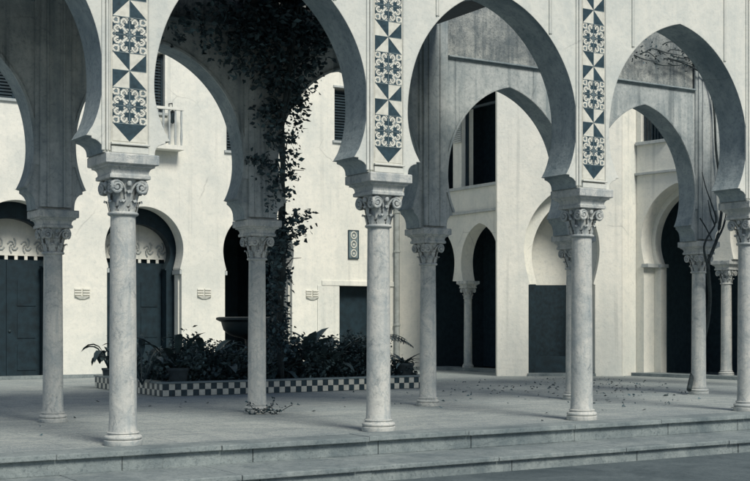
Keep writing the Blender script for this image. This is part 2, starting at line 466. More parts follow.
def capital_mb():
    b = MB()
    b.lathe([(0.118, 2.26), (0.116, 2.33), (0.122, 2.42), (0.138, 2.50), (0.165, 2.555), (0.172, 2.578)], 32)
    def leaf(ang, z0, h, wd, curl, r0):
        n = 7; vs = []; fs = []
        ca, sa = math.cos(ang), math.sin(ang)
        for i in range(n+1):
            t = i/n
            if t < 0.75: r = r0+0.03*t+curl*0.25*t*t; z = z0+h*t/0.85
            else:
                q = (t-0.75)/0.25; r = r0+0.0225+curl*0.14+curl*math.sin(q*PI*0.6)*0.9; z = z0+h*0.88+h*0.10*math.sin(q*PI)-h*0.12*q
            ww = wd*(0.88+0.12*math.cos((i % 2)*PI))*(1 if t < 0.7 else 1-0.55*(t-0.7)/0.3)
            for j, off in enumerate((-1, -0.45, 0, 0.45, 1)):
                rr = r+(0.0 if abs(off) == 1 else (0.012 if off == 0 else 0.004))
                tx = off*ww
                vs.append((ca*rr-sa*tx, sa*rr+ca*tx, z-abs(off)*0.008))
        for i in range(n):
            for j in range(4): a = i*5+j; fs.append((a, a+1, a+6, a+5))
        k = len(vs)
        vs += [(x*0.9, y*0.9, z-0.004) for x, y, z in vs]
        fs += [tuple(q+k for q in f[::-1]) for f in fs[:]]
        b.add(vs, fs)
    for i in range(8): leaf(PI/8+i*PI/4, 2.265, 0.125, 0.045, 0.03, 0.124)
    for i in range(8): leaf(i*PI/4, 2.32, 0.165, 0.04, 0.036, 0.126)
    # volutes: on each face two spirals near the corners
    for s in range(4):
        T = Matrix.Rotation(s*PI/2, 4, 'Z')
        for sx in (-1, 1):
            pts = []; rad = []
            cxv, czv = sx*0.122, 2.497
            for i in range(34):
                t = i/33; a = t*PI*3.6; r = 0.056*(1-t)**0.85+0.006
                pts.append((cxv-sx*r*math.sin(a)*-1, -0.168-0.012*t, czv+r*math.cos(a))); rad.append(0.012*(1-t)+0.008)
            pts = [(sx*0.02, -0.135, 2.42), (sx*0.04, -0.15, 2.49), (sx*0.075, -0.16, 2.54)]+pts; rad = [0.012, 0.013, 0.013]+rad
            b.tube(pts, rad, 7, 0, T)
            b.lathe([(0.0, 0), (0.016, 0.004), (0.018, 0.02), (0.018, 0.05)], 10, 0, T @ Matrix.Translation((cxv, -0.19, czv)) @ Matrix.Rotation(-PI/2, 4, 'X'))
        b.lathe([(0.0, -0.03), (0.02, -0.022), (0.028, 0.0), (0.02, 0.022), (0, 0.03)], 10, 0, T @ Matrix.Translation((0, -0.17, 2.535)))   # rosette
    return b
def impost_mb():
    p = [(0.195, 2.576), (0.205, 2.582), (0.205, 2.612), (0.196, 2.618), (0.19, 2.628)]
    for i in range(6):
        a = i/5*PI/2; p.append((0.19+0.042*(1-math.cos(a)), 2.632+0.055*math.sin(a)))
    p += [(0.236, 2.69), (0.236, 2.704), (0.262, 2.712), (0.268, 2.718), (0.268, 2.8), (0.262, 2.81)]
    return MB().square(p)
def tie_marks(b): return b
def make_column(label, loc, group):
    t = thing('marble_column', label, 'column', loc, TH, group)
    build('base', base_mb(), M_marb, t, True)
    build('shaft', shaft_mb(), M_marb, t, True)
    cap = build('capital', capital_mb(), M_cap, t, True)
    build('neck_ring', neck_mb(), M_cap, cap, True)
    build('impost', impost_mb(), M_cap, t, False)
    return t
GF = 'columns of the front arcade'; GR = 'columns of the rear arcade'
fl = {0: 'large front column nearest the camera at the left, its pier tiled above', 1: 'middle large front column standing on the step edge, left of the downpipe',
      2: 'large front column with cracked speckled shaft, third along the step edge', 3: 'large front column cut by the right edge of the view',
      -1: 'front column beyond the left edge of the view', 4: 'front column beyond the right edge of the view'}
col0 = make_column(fl[0], (*front(-0.02, 0), 0), GF)
for k in (1, 2, 3, -1, 4): dup(col0, (*front(k*LF-0.02, 0), 0), TH, fl[k], GF)
rl = {0: 'smaller rear column at the far left before a dark doorway', 1: 'smaller rear column beside the climbing vine and dark fountain bowl',
      2: 'smaller rear column right of the planter corner with the spiky potted plant', 3: 'slender rear column mostly hidden behind a large front column',
      4: 'smaller rear column wrapped by a bare vine at the right', -1: 'rear column beyond the left edge of the view', 5: 'rear column beyond the right edge of the view'}
for k in (0, 1, 2, 3, 4, -1, 5): dup(col0, (*rear(k*LR, 0), 0), TH, rl[k], GR, 0.9)

# ------------------------------------------------------------------ generic planes: pixel -> (u,z) in a wall plane
class Plane:
    def __init__(s, org, ang): s.o = Vector(org); s.a = ang; s.d = Vector((math.cos(ang), math.sin(ang))); s.n = Vector((-math.sin(ang), math.cos(ang)))
    def uz(s, px, py, v=0.0):
        r = Vector(((px-CX)/FPX, 1.0)); P = s.o+s.n*v
        det = r.x*(-s.d.y)+s.d.x*r.y
        t = (P.x*(-s.d.y)+s.d.x*P.y)/det; q = r*t-P
        return q.dot(s.d), H-(py-HY)/FPX*t
def horseshoe(cx, w, zs, zp, zc, zb=0.0, cusp=0.06, n=26):
    """closed opening: straight jambs up to zs (half width w), bulging ring above, peak zp"""
    hw = w+cusp; a = zp-zc
    # pointed: arc centre beyond axis
    k = (a*a-hw*hw)/(2*hw) if a > hw else 0.0; R = hw+k
    right = [(cx+w+0.0, zb), (cx+w, zs-0.04), (cx+w-0.03, zs-0.035), (cx+w-0.03, zs)]
    dz = zc-zs
    for i in range(1, 6):
        t = i/6; right.append((cx+w-0.03+(cusp+0.03)*math.sin(t*PI/2), zs+dz*t))
    a_end = math.acos(max(-1, min(1, k/R))) if k > 0 else PI/2
    for i in range(n+1):
        an = a_end*i/n; right.append((cx-k+R*math.cos(an), zc+(R*math.sin(an) if k > 0 else a*math.sin(an))))
    left = [(2*cx-x, z) for x, z in reversed(right[:-1])]
    return right+left
def ring(outline, grow, y0, y1, mb, mi=0, zmin=None):
    """raised band round the arched part of an opening"""
    xs = [p[0] for p in outline]; cxm = (min(xs)+max(xs))/2; zc = sorted(p[1] for p in outline)[len(outline)//2]
    pts = [p for p in outline if p[1] >= (zmin if zmin is not None else -9)]
    V = []; Fc = []
    for p in pts:
        dv = Vector((p[0]-cxm, (p[1]-zc))).normalized(); q = (p[0]+dv.x*grow, p[1]+dv.y*grow)
        V += [(p[0], y0, p[1]), (q[0], y0, q[1]), (p[0], y1, p[1]), (q[0], y1, q[1])]
    for i in range(len(pts)-1):
        a = 4*i; e = a+4; Fc += [(a, e, e+1, a+1), (a+1, e+1, e+3, a+3), (a, a+2, e+2, e)]
    mb.add(V, Fc, mi)
def room(mb, x0, x1, y0, y1, z0, z1):
    """dark room behind an opening: five inward faces with thickness"""
    t = 0.05
    mb.box(x0-t, x1+t, y1, y1+t, z0, z1); mb.box(x0-t, x0, y0, y1-0.002, z0, z1); mb.box(x1, x1+t, y0, y1-0.002, z0, z1)
    mb.box(x0-t, x1+t, y0, y1+t, z1+0.002, z1+t)

# ---------------- far facade (parallel to the arcades)
PF = Plane((F0+NN*14.55)[:], TH)
fb = thing('courtyard_house', 'bright whitewashed house closing the courtyard, arched dark doorways and shuttered windows', 'house', (*PF.o, 0), TH)
U = lambda x, y: PF.uz(x, y)
zd = lambda x, y: PF.uz(x, y)[1]
door_c = [PF.uz(140, 300)[0]]; 
ul = PF.uz(107, 300)[0]; ur = PF.uz(181.5, 300)[0]; dc1 = (ul+ur)/2; dw = (ur-ul)/2
dl2 = PF.uz(225, 300)[0]; dc2 = dl2+dw; sp = dc2-dc1; dc0 = dc1-sp
zs = zd(181, 268); zpk1 = zd(144, 206.5)
openings = []; doors = []
for c in (dc0-sp, dc0, dc1, dc2):
    o = horseshoe(c, dw, zs, zpk1, zs+0.42, 0.0, 0.045); openings.append(o); doors.append((c, o))
def rect(x0, y0, x1, y1, pl=PF):
    a = pl.uz(x0, (y0+y1)/2)[0]; b = pl.uz(x1, (y0+y1)/2)[0]; xm = (x0+x1)/2
    return a, b, pl.uz(xm, y1)[1], pl.uz(xm, y0)[1]
win = [rect(334.5, 88, 349, 141), rect(226.5, 108, 243, 151), rect(141, 52, 165, 112)]
win[0] = (win[0][0], win[0][0]+1.0, win[0][2], win[0][3]); win[1] = (win[1][0], win[1][0]+0.95, win[1][2], win[1][3]); win[2] = (win[2][1]-0.95, win[2][1], win[2][2], win[2][3])
for w_ in ((dc0-0.5, dc0+0.45, win[2][2], win[2][3]),): win.append(w_)
dr = rect(339.5, 286, 369, 371); dr = (dr[0], dr[0]+1.35, 0.0, dr[3])
for a in win: openings.append([(a[0], a[2]), (a[1], a[2]), (a[1], a[3]), (a[0], a[3])])
openings.append([(dr[0], 0.0), (dr[1], 0.0), (dr[1], dr[3]), (dr[0], dr[3])])
# openings touch the ground: notch the outline with them instead
def wall_with(mb, x0, x1, ztop, ops, y0, y1, mi=0, side=0):
    ground = sorted([o for o in ops if min(p[1] for p in o) <= 0.001], key=lambda o: min(p[0] for p in o))
    holes = [o for o in ops if min(p[1] for p in o) > 0.001]
    out = [(x0, ztop), (x0, -0.05)]
    for o in ground:
        # orient left -> right starting at bottom-left
        pts = o[:]
        if pts[0][0] > pts[-1][0]: pts = pts[::-1]
        i0 = min(range(len(pts)), key=lambda i: (pts[i][1], pts[i][0])); pts = pts[i0:]+pts[:i0]
        if pts[1][1] <= 0.001: pts = [pts[0]]+pts[1:][::-1]
        pts = [(p[0], p[1] if p[1] > 0.001 else -0.05) for p in pts]
        out += pts
    out += [(x1, -0.05), (x1, ztop)]
    mb.slab(out, holes, y0, y1, mi, side)
uL = -9.5; uR = PF.uz(431, 300)[0]
w = MB(); wall_with(w, uL, uR+0.06, 9.6, openings, 0, 0.42)
build('wall', w, M_fac, fb)
build('kerb', MB().box(uL, uR-0.05, -0.22, -0.002, 0.0, 0.07), M_step, fb)
build('roof_slab', MB().box(uL-0.2, uR+1.0, -0.3, 4.2, 9.6, 9.8), M_fac, fb)
for i, (c, o) in enumerate(doors):
    b = MB(); ring(o, 0.035, 0.15, 0.2, b, 0, zs-0.001)
    for sx in (-1, 1):
        xi = c+sx*dw
        build('jamb_impost', MB().box(min(xi, xi-sx*0.05), max(xi, xi-sx*0.05), -0.02, 0.42, zs-0.14, zs-0.045), M_blotch, fb)
        build('jamb_pilaster', MB().box(min(xi-sx*0.002, xi-sx*0.035), max(xi-sx*0.002, xi-sx*0.035), 0.12, 0.3, 0.0, zs-0.145), M_fac, fb)
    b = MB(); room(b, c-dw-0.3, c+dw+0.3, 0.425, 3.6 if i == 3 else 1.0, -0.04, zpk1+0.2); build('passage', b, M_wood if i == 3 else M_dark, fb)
    if i == 3: continue          # the right one is an open dark passage
    oin = horseshoe(c, dw-0.16, zs-0.0, zpk1-0.34, zs+0.34, 0.0, 0.1)
    b = MB(); wall_with(b, c-dw-0.25, c+dw+0.25, zpk1+0.15, [oin], 0.5, 0.75); build('inner_arch', b, M_wood, fb)  # dark-coloured board standing in for the shade of the passage soffit
    # carved plaster screen over the dark double door
    b = MB(); zt = zs+0.16
    b.box(c-dw-0.28, c+dw+0.28, 0.9, 0.94, zt+0.06, zpk1+0.18)
    for j in range(11):
        x_ = c-dw-0.2+j*(2*dw+0.4)/10
        b.box(x_-0.035, x_+0.035, 0.87, 0.9, zt-0.03, zt+0.055)
    sc_ = build('tympanum', b, M_fac, fb)
    b = MB()
    for j in range(6):
        x_ = c-dw+(j+0.5)*dw/3
        for q in range(4):
            a0 = q*PI/2+0.4
            pts = [(x_+0.09*math.cos(a0+t*0.5)*(t/4), 0.885, zt+0.28+0.13*math.sin(a0+t*0.5)*(t/4)) for t in range(1, 6)]
            b.tube(pts, 0.018, 5)
    build('stucco_ornament', b, M_blotch, sc_)
    b = MB()
    b.box(c-dw-0.28, c-0.004, 0.86, 0.9, 0.0, zt-0.035); b.box(c+0.004, c+dw+0.28, 0.86, 0.9, 0.0, zt-0.035)
    for sx in (-1, 1):
        for zz in (0.15, 0.85, 1.55):
            b.box(c+sx*dw*0.5-0.2, c+sx*dw*0.5+0.2, 0.845, 0.861, zz, zz+0.55)
    dd = build('double_door', b, M_wood, fb)
    b = MB(); b.lathe([(0.02, 0), (0.035, 0.01), (0.02, 0.03), (0, 0.035)], 10, 0, Matrix.Translation((c+0.07, 0.86, 1.0)) @ Matrix.Rotation(PI/2, 4, 'X'))
    build('door_knob', b, M_iron, dd)
for i, a in enumerate(win):
    x0, x1, z0, z1 = a
    b = MB(); b.box(x0-0.06, x1+0.06, -0.05, 0.1, z0-0.06, z0-0.001); 
    wf = build('window_sill', b, M_blotch, fb); build('window_head', MB().box(x0-0.04, x1+0.04, -0.03, 0.1, z1+0.001, z1+0.05), M_blotch, fb)
    b = MB()
    for (p, q) in ((x0+0.01, (x0+x1)/2-0.01), ((x0+x1)/2+0.01, x1-0.01)):
        b.box(p, p+0.05, 0.1, 0.14, z0+0.002, z1-0.002); b.box(q-0.05, q, 0.1, 0.14, z0+0.002, z1-0.002)
        n = int((z1-z0)/0.07)
        for j in range(n):
            zz = z0+0.03+j*(z1-z0-0.06)/n
            b.add([(p+0.05, 0.105, zz), (q-0.05, 0.105, zz), (q-0.05, 0.135, zz+0.05), (p+0.05, 0.135, zz+0.05),
                   (p+0.05, 0.112, zz-0.003), (q-0.05, 0.112, zz-0.003), (q-0.05, 0.142, zz+0.047), (p+0.05, 0.142, zz+0.047)],
                  [(0, 1, 2, 3), (7, 6, 5, 4), (0, 4, 5, 1), (3, 2, 6, 7)])
    build('shutter', b, M_wood, wf)
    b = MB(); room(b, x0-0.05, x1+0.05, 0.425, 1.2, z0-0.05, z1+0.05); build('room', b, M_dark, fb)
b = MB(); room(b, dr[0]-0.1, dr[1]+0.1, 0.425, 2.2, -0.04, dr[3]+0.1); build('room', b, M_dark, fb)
build('lintel', MB().box(dr[0]-0.5, dr[1]+0.3, -0.03, 0.05, dr[3]+0.002, dr[3]+0.12), M_fac, fb)
build('door_surround', MB().box(dr[0]-0.62, dr[0]-0.02, -0.02, 0.02, 0.0, dr[3]-0.0), M_fac, fb)
build('door_leaf', MB().box(dr[0]+0.02, dr[1]-0.02, 0.3, 0.36, 0.01, dr[3]-0.02), M_wood, fb)
# little balcony under the left upper window
bx0, bz = PF.uz(158, 146); bx1 = PF.uz(178, 146)[0]
b = MB(); b.box(bx0-0.9, bx1, -0.35, -0.002, bz-0.1, bz); 
bal = build('balcony', b, M_fac, fb); build('balcony_rail', MB().box(bx0-0.9, bx1, -0.34, -0.28, bz+0.78, bz+0.84), M_fac, bal)
for j in range(10):
    b = MB(); x_ = bx0-0.85+j*(bx1-bx0+0.8)/9
    b.lathe([(0.02, bz), (0.035, bz+0.2), (0.018, bz+0.4), (0.03, bz+0.6), (0.02, bz+0.78)], 8, 0, Matrix.Translation((x_, -0.31, 0)))
    build('baluster', b, M_blotch, bal, True)
if True:
    b = MB()
    b.lathe([(0.0, -0.16), (0.04, -0.14), (0.07, -0.02), (0.09, 0.06), (0.05, 0.12), (0.0, 0.16)], 8, 0, Matrix.Translation((PF.uz(169, 118)[0], -0.2, PF.uz(169, 118)[1])))
    b.tube([(PF.uz(169, 118)[0], -0.2, PF.uz(169, 118)[1]+0.15), (PF.uz(169, 118)[0], -0.18, PF.uz(169, 118)[1]+0.3), (PF.uz(169, 118)[0], 0.01, PF.uz(169, 118)[1]+0.32)], 0.014, 6)
ln = build('wall_lantern', b, M_iron, None, True, label='small dark iron lantern on the house wall above the left balcony', category='lantern')
ln.location = (*PF.o, 0); ln.rotation_euler = (0, 0, TH)
# relief vents with shell bases
def vent(px, py, label):
    u, z = PF.uz(px, py); b = MB()
    for j in range(3): b.box(-0.17, -0.012, -0.03, 0, 0.02+j*0.055, 0.052+j*0.055); b.box(0.012, 0.17, -0.03, 0, 0.02+j*0.055, 0.052+j*0.055)
    b.add([(-0.17, 0, -0.0), (0.17, 0, 0.0), (0.17, -0.05, 0.0), (-0.17, -0.05, 0.0), (-0.07, 0, -0.07), (0.07, 0, -0.07), (0.05, -0.02, -0.07), (-0.05, -0.02, -0.07)],
          [(0, 1, 2, 3), (4, 7, 6, 5), (3, 2, 6, 7), (0, 3, 7, 4), (2, 1, 5, 6)])
    p = PF.o+PF.d*u+PF.n*(-0.003)
    o = build('stone_bracket', b, M_fac, None, label=label, category='bracket', group='small ribbed brackets on the house wall')
    o.location = (p.x, p.y, z); o.rotation_euler = (0, 0, TH)
vent(82, 296, 'small ribbed plaster bracket on the wall left of the big arched door')
vent(204, 296, 'small ribbed plaster bracket on the wall between the two arched doors')
vent(312, 297, 'small ribbed plaster bracket on the wall between the vine and square door')
# ceramic plaque with three rings
pu0, _ = PF.uz(348.5, 245); pu1, _ = PF.uz(357.5, 245); pz0 = PF.uz(353, 258)[1]; pz1 = PF.uz(353, 231)[1]; pw = pu1-pu0; ph = pz1-pz0
pt = thing('wall_plaque', 'narrow dark ceramic plaque with three rings on the white house wall', 'plaque', (*(PF.o+PF.d*pu0), pz0), TH)
build('panel', MB().box(0, pw, -0.03, -0.002, 0, ph), M_tm, pt)
b = MB()
for j in range(3):
    z = ph*(j+0.5)/3; pts = [(pw/2+0.075*math.cos(a*PI/8), -0.035, z+0.085*math.sin(a*PI/8)) for a in range(17)]
    b.tube(pts, 0.018, 6); b.lathe([(0, 0), (0.03, 0.006)], 8, 0, Matrix.Translation((pw/2, -0.034, z)) @ Matrix.Rotation(PI/2, 4, 'X'))
build('ring_relief', b, M_tw, pt)
build('border', MB().box(-0.02, 0, -0.04, -0.002, -0.02, ph+0.02).box(pw, pw+0.02, -0.04, -0.002, -0.02, ph+0.02).box(0, pw, -0.04, -0.002, -0.02, 0).box(0, pw, -0.04, -0.002, ph, ph+0.02), M_td, pt)
# downpipe
pu, _ = PF.uz(395, 300); dp = thing('downpipe', 'thin pale rainwater downpipe running down the house wall', 'pipe', (*(PF.o+PF.d*pu-PF.n*0.1), 0), TH)
build('pipe', MB().tube([(0, 0, 0.0), (0, 0, 9.3)], 0.065, 14), M_pipe, dp, True)
for z in (1.1, 2.93, 3.9, 5.4, 7.2): build('clamp', MB().lathe([(0.068, z), (0.085, z+0.01), (0.085, z+0.05), (0.068, z+0.06)], 14), M_pipe, dp)

# ---------------- wing A (oblique, in the far corner)
A0 = Vector((1.43, 31.8)); A1 = Vector((2.93, 29.4)); PA = Plane(A0[:], math.atan2((A1-A0).y, (A1-A0).x))
wa = thing('corner_wing', 'white wing in the far corner, its arches on a little column, dark windows above', 'house', (*A0, 0), PA.a)
LA = (A1-A0).length
aL = PA.uz(461, 265)[0]; aR = PA.uz(497.5, 265)[0]; ac = (aL+aR)/2; aw = (aR-aL)/2
azs = PA.uz(498, 279)[1]; azp = PA.uz(480, 223)[1]
cu = PA.uz(464, 300)[0]
o2 = horseshoe(ac+0.02, aw-0.03, azs, azp, azs+0.45, 0.0, 0.05)
o1r = PA.uz(453.5, 265)[0]; o1c = o1r-aw+0.02
o1 = horseshoe(o1c, aw-0.03, azs, azp, azs+0.45, 0.0, 0.05)
# between the arches the wall stands on the small column: cut both openings and the pier below the impost
def half_top(o, zs_): return [p for p in o if p[1] >= zs_]
def lr(o):  # left-to-right order
    return o if o[0][0] < o[-1][0] else o[::-1]
zimp = azs-0.0
t1 = lr(half_top(o1, zimp)); t2 = lr(half_top(o2, zimp))
t1 = [(p[0]-(0.35 if p[0] < o1c-0.01 else 0), p[1]) for p in t1]
comb = [(o1c-aw-0.32, 0.0), (o1c-aw-0.32, zimp-0.03)]+t1+[(cu-0.13, zimp-0.02), (cu+0.13, zimp-0.02)]+t2+[(ac+aw-0.01, zimp-0.03), (ac+aw-0.01, 0.0)]
wb = [PA.uz(446, 140), PA.uz(453, 140), PA.uz(461.5, 140), PA.uz(495.5, 140)]
wz0 = PA.uz(480, 184)[1]; wz1 = wz0+2.7
ops = [comb, [(wb[0][0]-0.6, wz0), (wb[1][0], wz0), (wb[1][0], wz1), (wb[0][0]-0.6, wz1)], [(wb[2][0], wz0), (wb[3][0], wz0), (wb[3][0], wz1), (wb[2][0], wz1)]]
w = MB(); 
out = [(comb[0][0]-0.3, 9.6), (comb[0][0]-0.3, -0.05), (comb[0][0], -0.05)]+comb+[(comb[-1][0], -0.05), (LA+0.3, -0.05), (LA+0.3, 9.6)]
w.slab(out, ops[1:], 0, 0.36)
build('wall', w, M_fac, wa)
zst = PA.uz(477, 211.5)[1]
build('string_course', MB().box(0.05, LA+0.25, -0.07, -0.002, zst-0.03, zst+0.03), M_blotch, wa)
build('window_sill', MB().box(0.05, LA+0.25, -0.06, -0.002, wz0-0.08, wz0-0.02), M_blotch, wa)
b = MB(); b.box(-0.7, LA+1.6, 2.2, 2.3, -0.04, 9.0); b.box(LA+0.35, LA+0.45, 0.505, 2.2, -0.04, 9.0); b.box(-0.7, LA+0.6, 0.505, 2.3, 9.05, 9.15); b.box(-0.7, LA+0.34, 0.505, 2.199, zst+0.05, zst+0.15)
b.box(-2.4, -0.7, 0.505, 2.3, -0.04, 8.35); b.box(-0.7, LA+0.34, 0.51, 2.19, -0.3, 0.0)
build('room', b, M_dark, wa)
build('kerb', MB().box(0.05, LA+0.2, -0.16, 0.5, 0.0, 0.07), M_step, wa)
b = MB()
for a, c in ((wb[0][0]-0.6, wb[1][0]), (wb[2][0], wb[3][0])):
    b.box(a, a+0.07, 0.12, 0.18, wz0, wz1); b.box(c-0.07, c, 0.12, 0.18, wz0, wz1)
    b.box(a+0.07, c-0.07, 0.12, 0.18, wz0+1.9, wz0+1.96)
build('window_frame', b, M_wood, wa)
b = MB(); x0 = wb[2][0]-0.28
for j in range(12):
    z = wz0+1.1+j*0.05; b.box(x0, x0+0.32, -0.05, -0.02, z, z+0.035)
build('open_shutter', b, M_blotch, wa)
cp_ = PA.o+PA.d*cu+PA.n*0.12
sc_col = dup(col0, (cp_.x, cp_.y, 0.07), PA.a, 'thin short column between the two dark arches of the corner wing', 'columns of the courtyard house', (azs-0.08)/2.81)
# slimmer look: impost blocks of this column stay the same proportions

# ---------------- block B (facing the camera) with the recessed alcove
YB = 27.6
C0 = Vector(((636.5-CX)/FPX*27.95, 27.95))
PB = Plane(((497-CX)/FPX*YB, YB), 0.0)
bb = thing('alcove_block', 'tall whitewashed block with a recessed arched alcove lined in dark tiles', 'house', (PB.o.x, PB.o.y, 0), 0.0)
WB = (622-497)/FPX*YB
bl = (528.5-497)/FPX*YB; brr = (595-497)/FPX*YB; bc = (bl+brr)/2; bw = (brr-bl)/2
bzs = PB.uz(560, 283)[1]; bzp = PB.uz(560, 188)[1]
ob = horseshoe(bc, bw, bzs, bzp, bzs+0.75, 0.0, 0.10)
w = MB(); wall_with(w, 0, WB, 9.6, [ob], 0, 0.3)
# chamfered return to the right and the left flank
w.add([(WB, 0, -0.05), (WB, 0, 9.6), (C0.x-PB.o.x+0.04, 0.40, 9.6), (C0.x-PB.o.x+0.04, 0.40, -0.05)], [(0, 1, 2, 3)])
w.add([(0, 0, -0.05), (0, 0, 9.6), (0.33, 3.2, 9.6), (0.33, 3.2, -0.05)], [(3, 2, 1, 0)])
build('wall', w, M_fac, bb, recalc=True)
ob2 = horseshoe(bc+0.02, bw-0.17, bzs, bzp-0.28, bzs+0.62, 0.0, 0.08)
w = MB(); wall_with(w, bc-bw-0.25, bc+bw+0.25, bzp+0.2, [ob2], 0.302, 0.62); build('inner_arch', w, M_fac, bb)
w = MB(); w.box(bc-bw-0.2, bc+bw+0.2, 1.0, 1.06, bzs-0.02, bzp+0.2); build('alcove_wall', w, M_fac, bb)
b = MB(); b.box(bc-bw-0.2, bc+bw+0.2, 0.9, 1.06, -0.04, bzs-0.021); b.box(bc-bw+0.012, bc-bw+0.2, 0.29, 0.62, 0.0, bzs-0.02) 
build('tile_dado', b, M_dado, bb)
b = MB(); room(b, bc-bw-0.2, bc+bw+0.2, 0.625, 1.07, -0.04, bzp+0.2); build('alcove_lining', b, M_blotch, bb)
build('bench', MB().box(bc-bw+0.2, bc+bw-0.2, 0.6, 0.89, 0.0, 0.42), M_wood, bb)
build('kerb', MB().box(bl-0.02, brr, -0.1, 0.3, 0.0, 0.06), M_step, bb)
build('roof_slab', MB().box(0, WB+0.4, 0, 2.5, 9.6, 9.8), M_fac, bb)

# ---------------- wing C (right, oblique)
C1 = C0+Vector((1.3, -1.5))*1.9; PC = Plane(C0[:], math.atan2((C1-C0).y, (C1-C0).x)); LC = (C1-C0).length
wc = thing('side_wing', 'white side wing with a deep dark arch, thin string course and small barred window', 'house', (*C0, 0), PC.a)
cl = PC.uz(643, 240)[0]; ccu, _ = PC.uz(722, 300)
czs = PC.uz(643, 263)[1]; czp = PC.uz(676, 183)[1]
cc = (cl+ccu-0.25)/2; cw = (ccu-0.25-cl)/2
oc = horseshoe(cc, cw, czs, czp, czs+0.5, 0.0, 0.05)
tC = lr(half_top(oc, czs))
out = [(0, 9.6), (0, -0.05), (cl+0.02, -0.05), (cl+0.02, czs-0.1)]+tC+[(ccu-0.2, czs-0.02), (ccu+0.2, czs-0.02)]
c2l = ccu+0.25; c2w = cw; o3 = horseshoe(c2l+c2w, c2w, czs, czp, czs+0.5, 0.0, 0.05); t3 = lr(half_top(o3, czs))
if t3[-1][0] < LC+1.5: pass
out += t3+[(t3[-1][0]+0.05, -0.05), (t3[-1][0]+0.35, -0.05), (t3[-1][0]+0.35, 9.6)]
wn = (PC.uz(641, 130)[0], PC.uz(664, 130)[0], PC.uz(643, 142)[1]); hwn = [(wn[0], wn[2]), (wn[1], wn[2]), (wn[1], wn[2]+1.5), (wn[0], wn[2]+1.5)]
w = MB(); w.slab(out, [hwn], 0, 0.38); build('wall', w, M_fac, wc)
# second, inner order with its own impost
oi_ = horseshoe(cc+0.02, cw-0.1, czs, czp-0.14, czs+0.45, 0.0, 0.07)
ti = lr(half_top(oi_, czs)); cend = ccu+0.15
w = MB(); w.slab([(cl-0.3, czp+0.3), (cl-0.3, -0.05), (cl+0.2, -0.05), (cl+0.2, czs-0.1)]+ti+[(cend, czs-0.02), (cend, czp+0.3)], [], 0.382, 0.6)
build('inner_arch', w, M_fac, wc)
build('jamb_impost', MB().box(cl-0.02, cl+0.16, -0.03, 0.355, czs-0.1, czs-0.02).box(cl+0.08, cl+0.24, 0.36, 0.62, czs-0.1, czs-0.02), M_blotch, wc)
zs2 = PC.uz(656, 172.5)[1]
build('string_course', MB().box(0.0, t3[-1][0]+0.3, -0.07, -0.002, zs2-0.025, zs2+0.025), M_blotch, wc)
sl = build('window_sill', MB().box(wn[0]-0.1, wn[1]+0.1, -0.08, -0.002, wn[2]-0.07, wn[2]), M_blotch, wc)
b = MB()
for j in range(7):
    x_ = wn[0]+0.06+j*(wn[1]-wn[0]-0.12)/6; b.tube([(x_, 0.1, wn[2]), (x_, 0.1, wn[2]+1.5)], 0.018, 6)
build('window_bars', b, M_iron, sl)
xe = t3[-1][0]+0.3
b = MB(); b.box(cl-0.32, xe, 3.0, 3.1, -0.04, 9.0); b.box(cl-0.42, cl-0.32, 0.61, 3.0, -0.04, 9.0); b.box(xe, xe+0.1, 0.39, 3.0, -0.04, 9.0); b.box(cl-0.4, xe, 0.39, 3.1, 9.0, 9.1)
b.box(wn[0]-0.3, xe, 0.97, 2.99, czp+0.4, czp+0.5)
b.box(wn[0]-0.1, wn[1]+0.1, 0.5, 0.55, wn[2]-0.1, wn[2]+1.6)
build('room', b, M_dark, wc)
build('kerb', MB().box(cl-0.1, xe, -0.3, 0.31, 0.0, 0.07), M_step, wc)
cp2 = PC.o+PC.d*ccu+PC.n*0.16
dup(col0, (cp2.x, cp2.y, 0.05), PC.a, 'column of the side wing seen just right of the bare vine', 'columns of the courtyard house', (czs-0.07)/2.81)

# ------------------------------------------------------------------ vegetation helpers
def leaf_blade(b, p, dirv, L, W, droop=0.5, mi=0, seg=5, up=Vector((0, 0, 1))):
    """long leaf with a fold along its midrib"""
    p = Vector(p); d = Vector(dirv).normalized(); side = d.cross(up)
    if side.length < 0.05: side = Vector((1, 0, 0))
    side.normalize(); vs = []; fs = []
    q = p.copy(); cur = d.copy()
    for i in range(seg+1):
        t = i/seg; wv = W*math.sin(PI*min(1, 0.08+t*0.92))**0.8 if t < 1 else 0.002
        nrm = side.cross(cur).normalized()
        vs += [tuple(q-side*wv+nrm*wv*0.3), tuple(q), tuple(q+side*wv+nrm*wv*0.3)]
        cur = (cur+Vector((0, 0, -droop/seg))).normalized(); q = q+cur*(L/seg)
    for i in range(seg):
        a = i*3; fs += [(a, a+1, a+4, a+3), (a+1, a+2, a+5, a+4)]
    b.add(vs, fs, mi)
def leaflet(b, p, s, rnd, mi=0):
    d = Vector((rnd.gauss(0, 1), rnd.gauss(0, 1), rnd.gauss(-0.1, 0.7))).normalized()
    a = d.cross(Vector((rnd.random(), rnd.random(), rnd.random()+0.1))).normalized()
    n = a.cross(d); p = Vector(p)
    b.add([tuple(p), tuple(p+d*s*0.45+a*s*0.3+n*s*0.08), tuple(p+d*s), tuple(p+d*s*0.45-a*s*0.3+n*s*0.08)], [(0, 1, 2), (0, 2, 3)], mi)
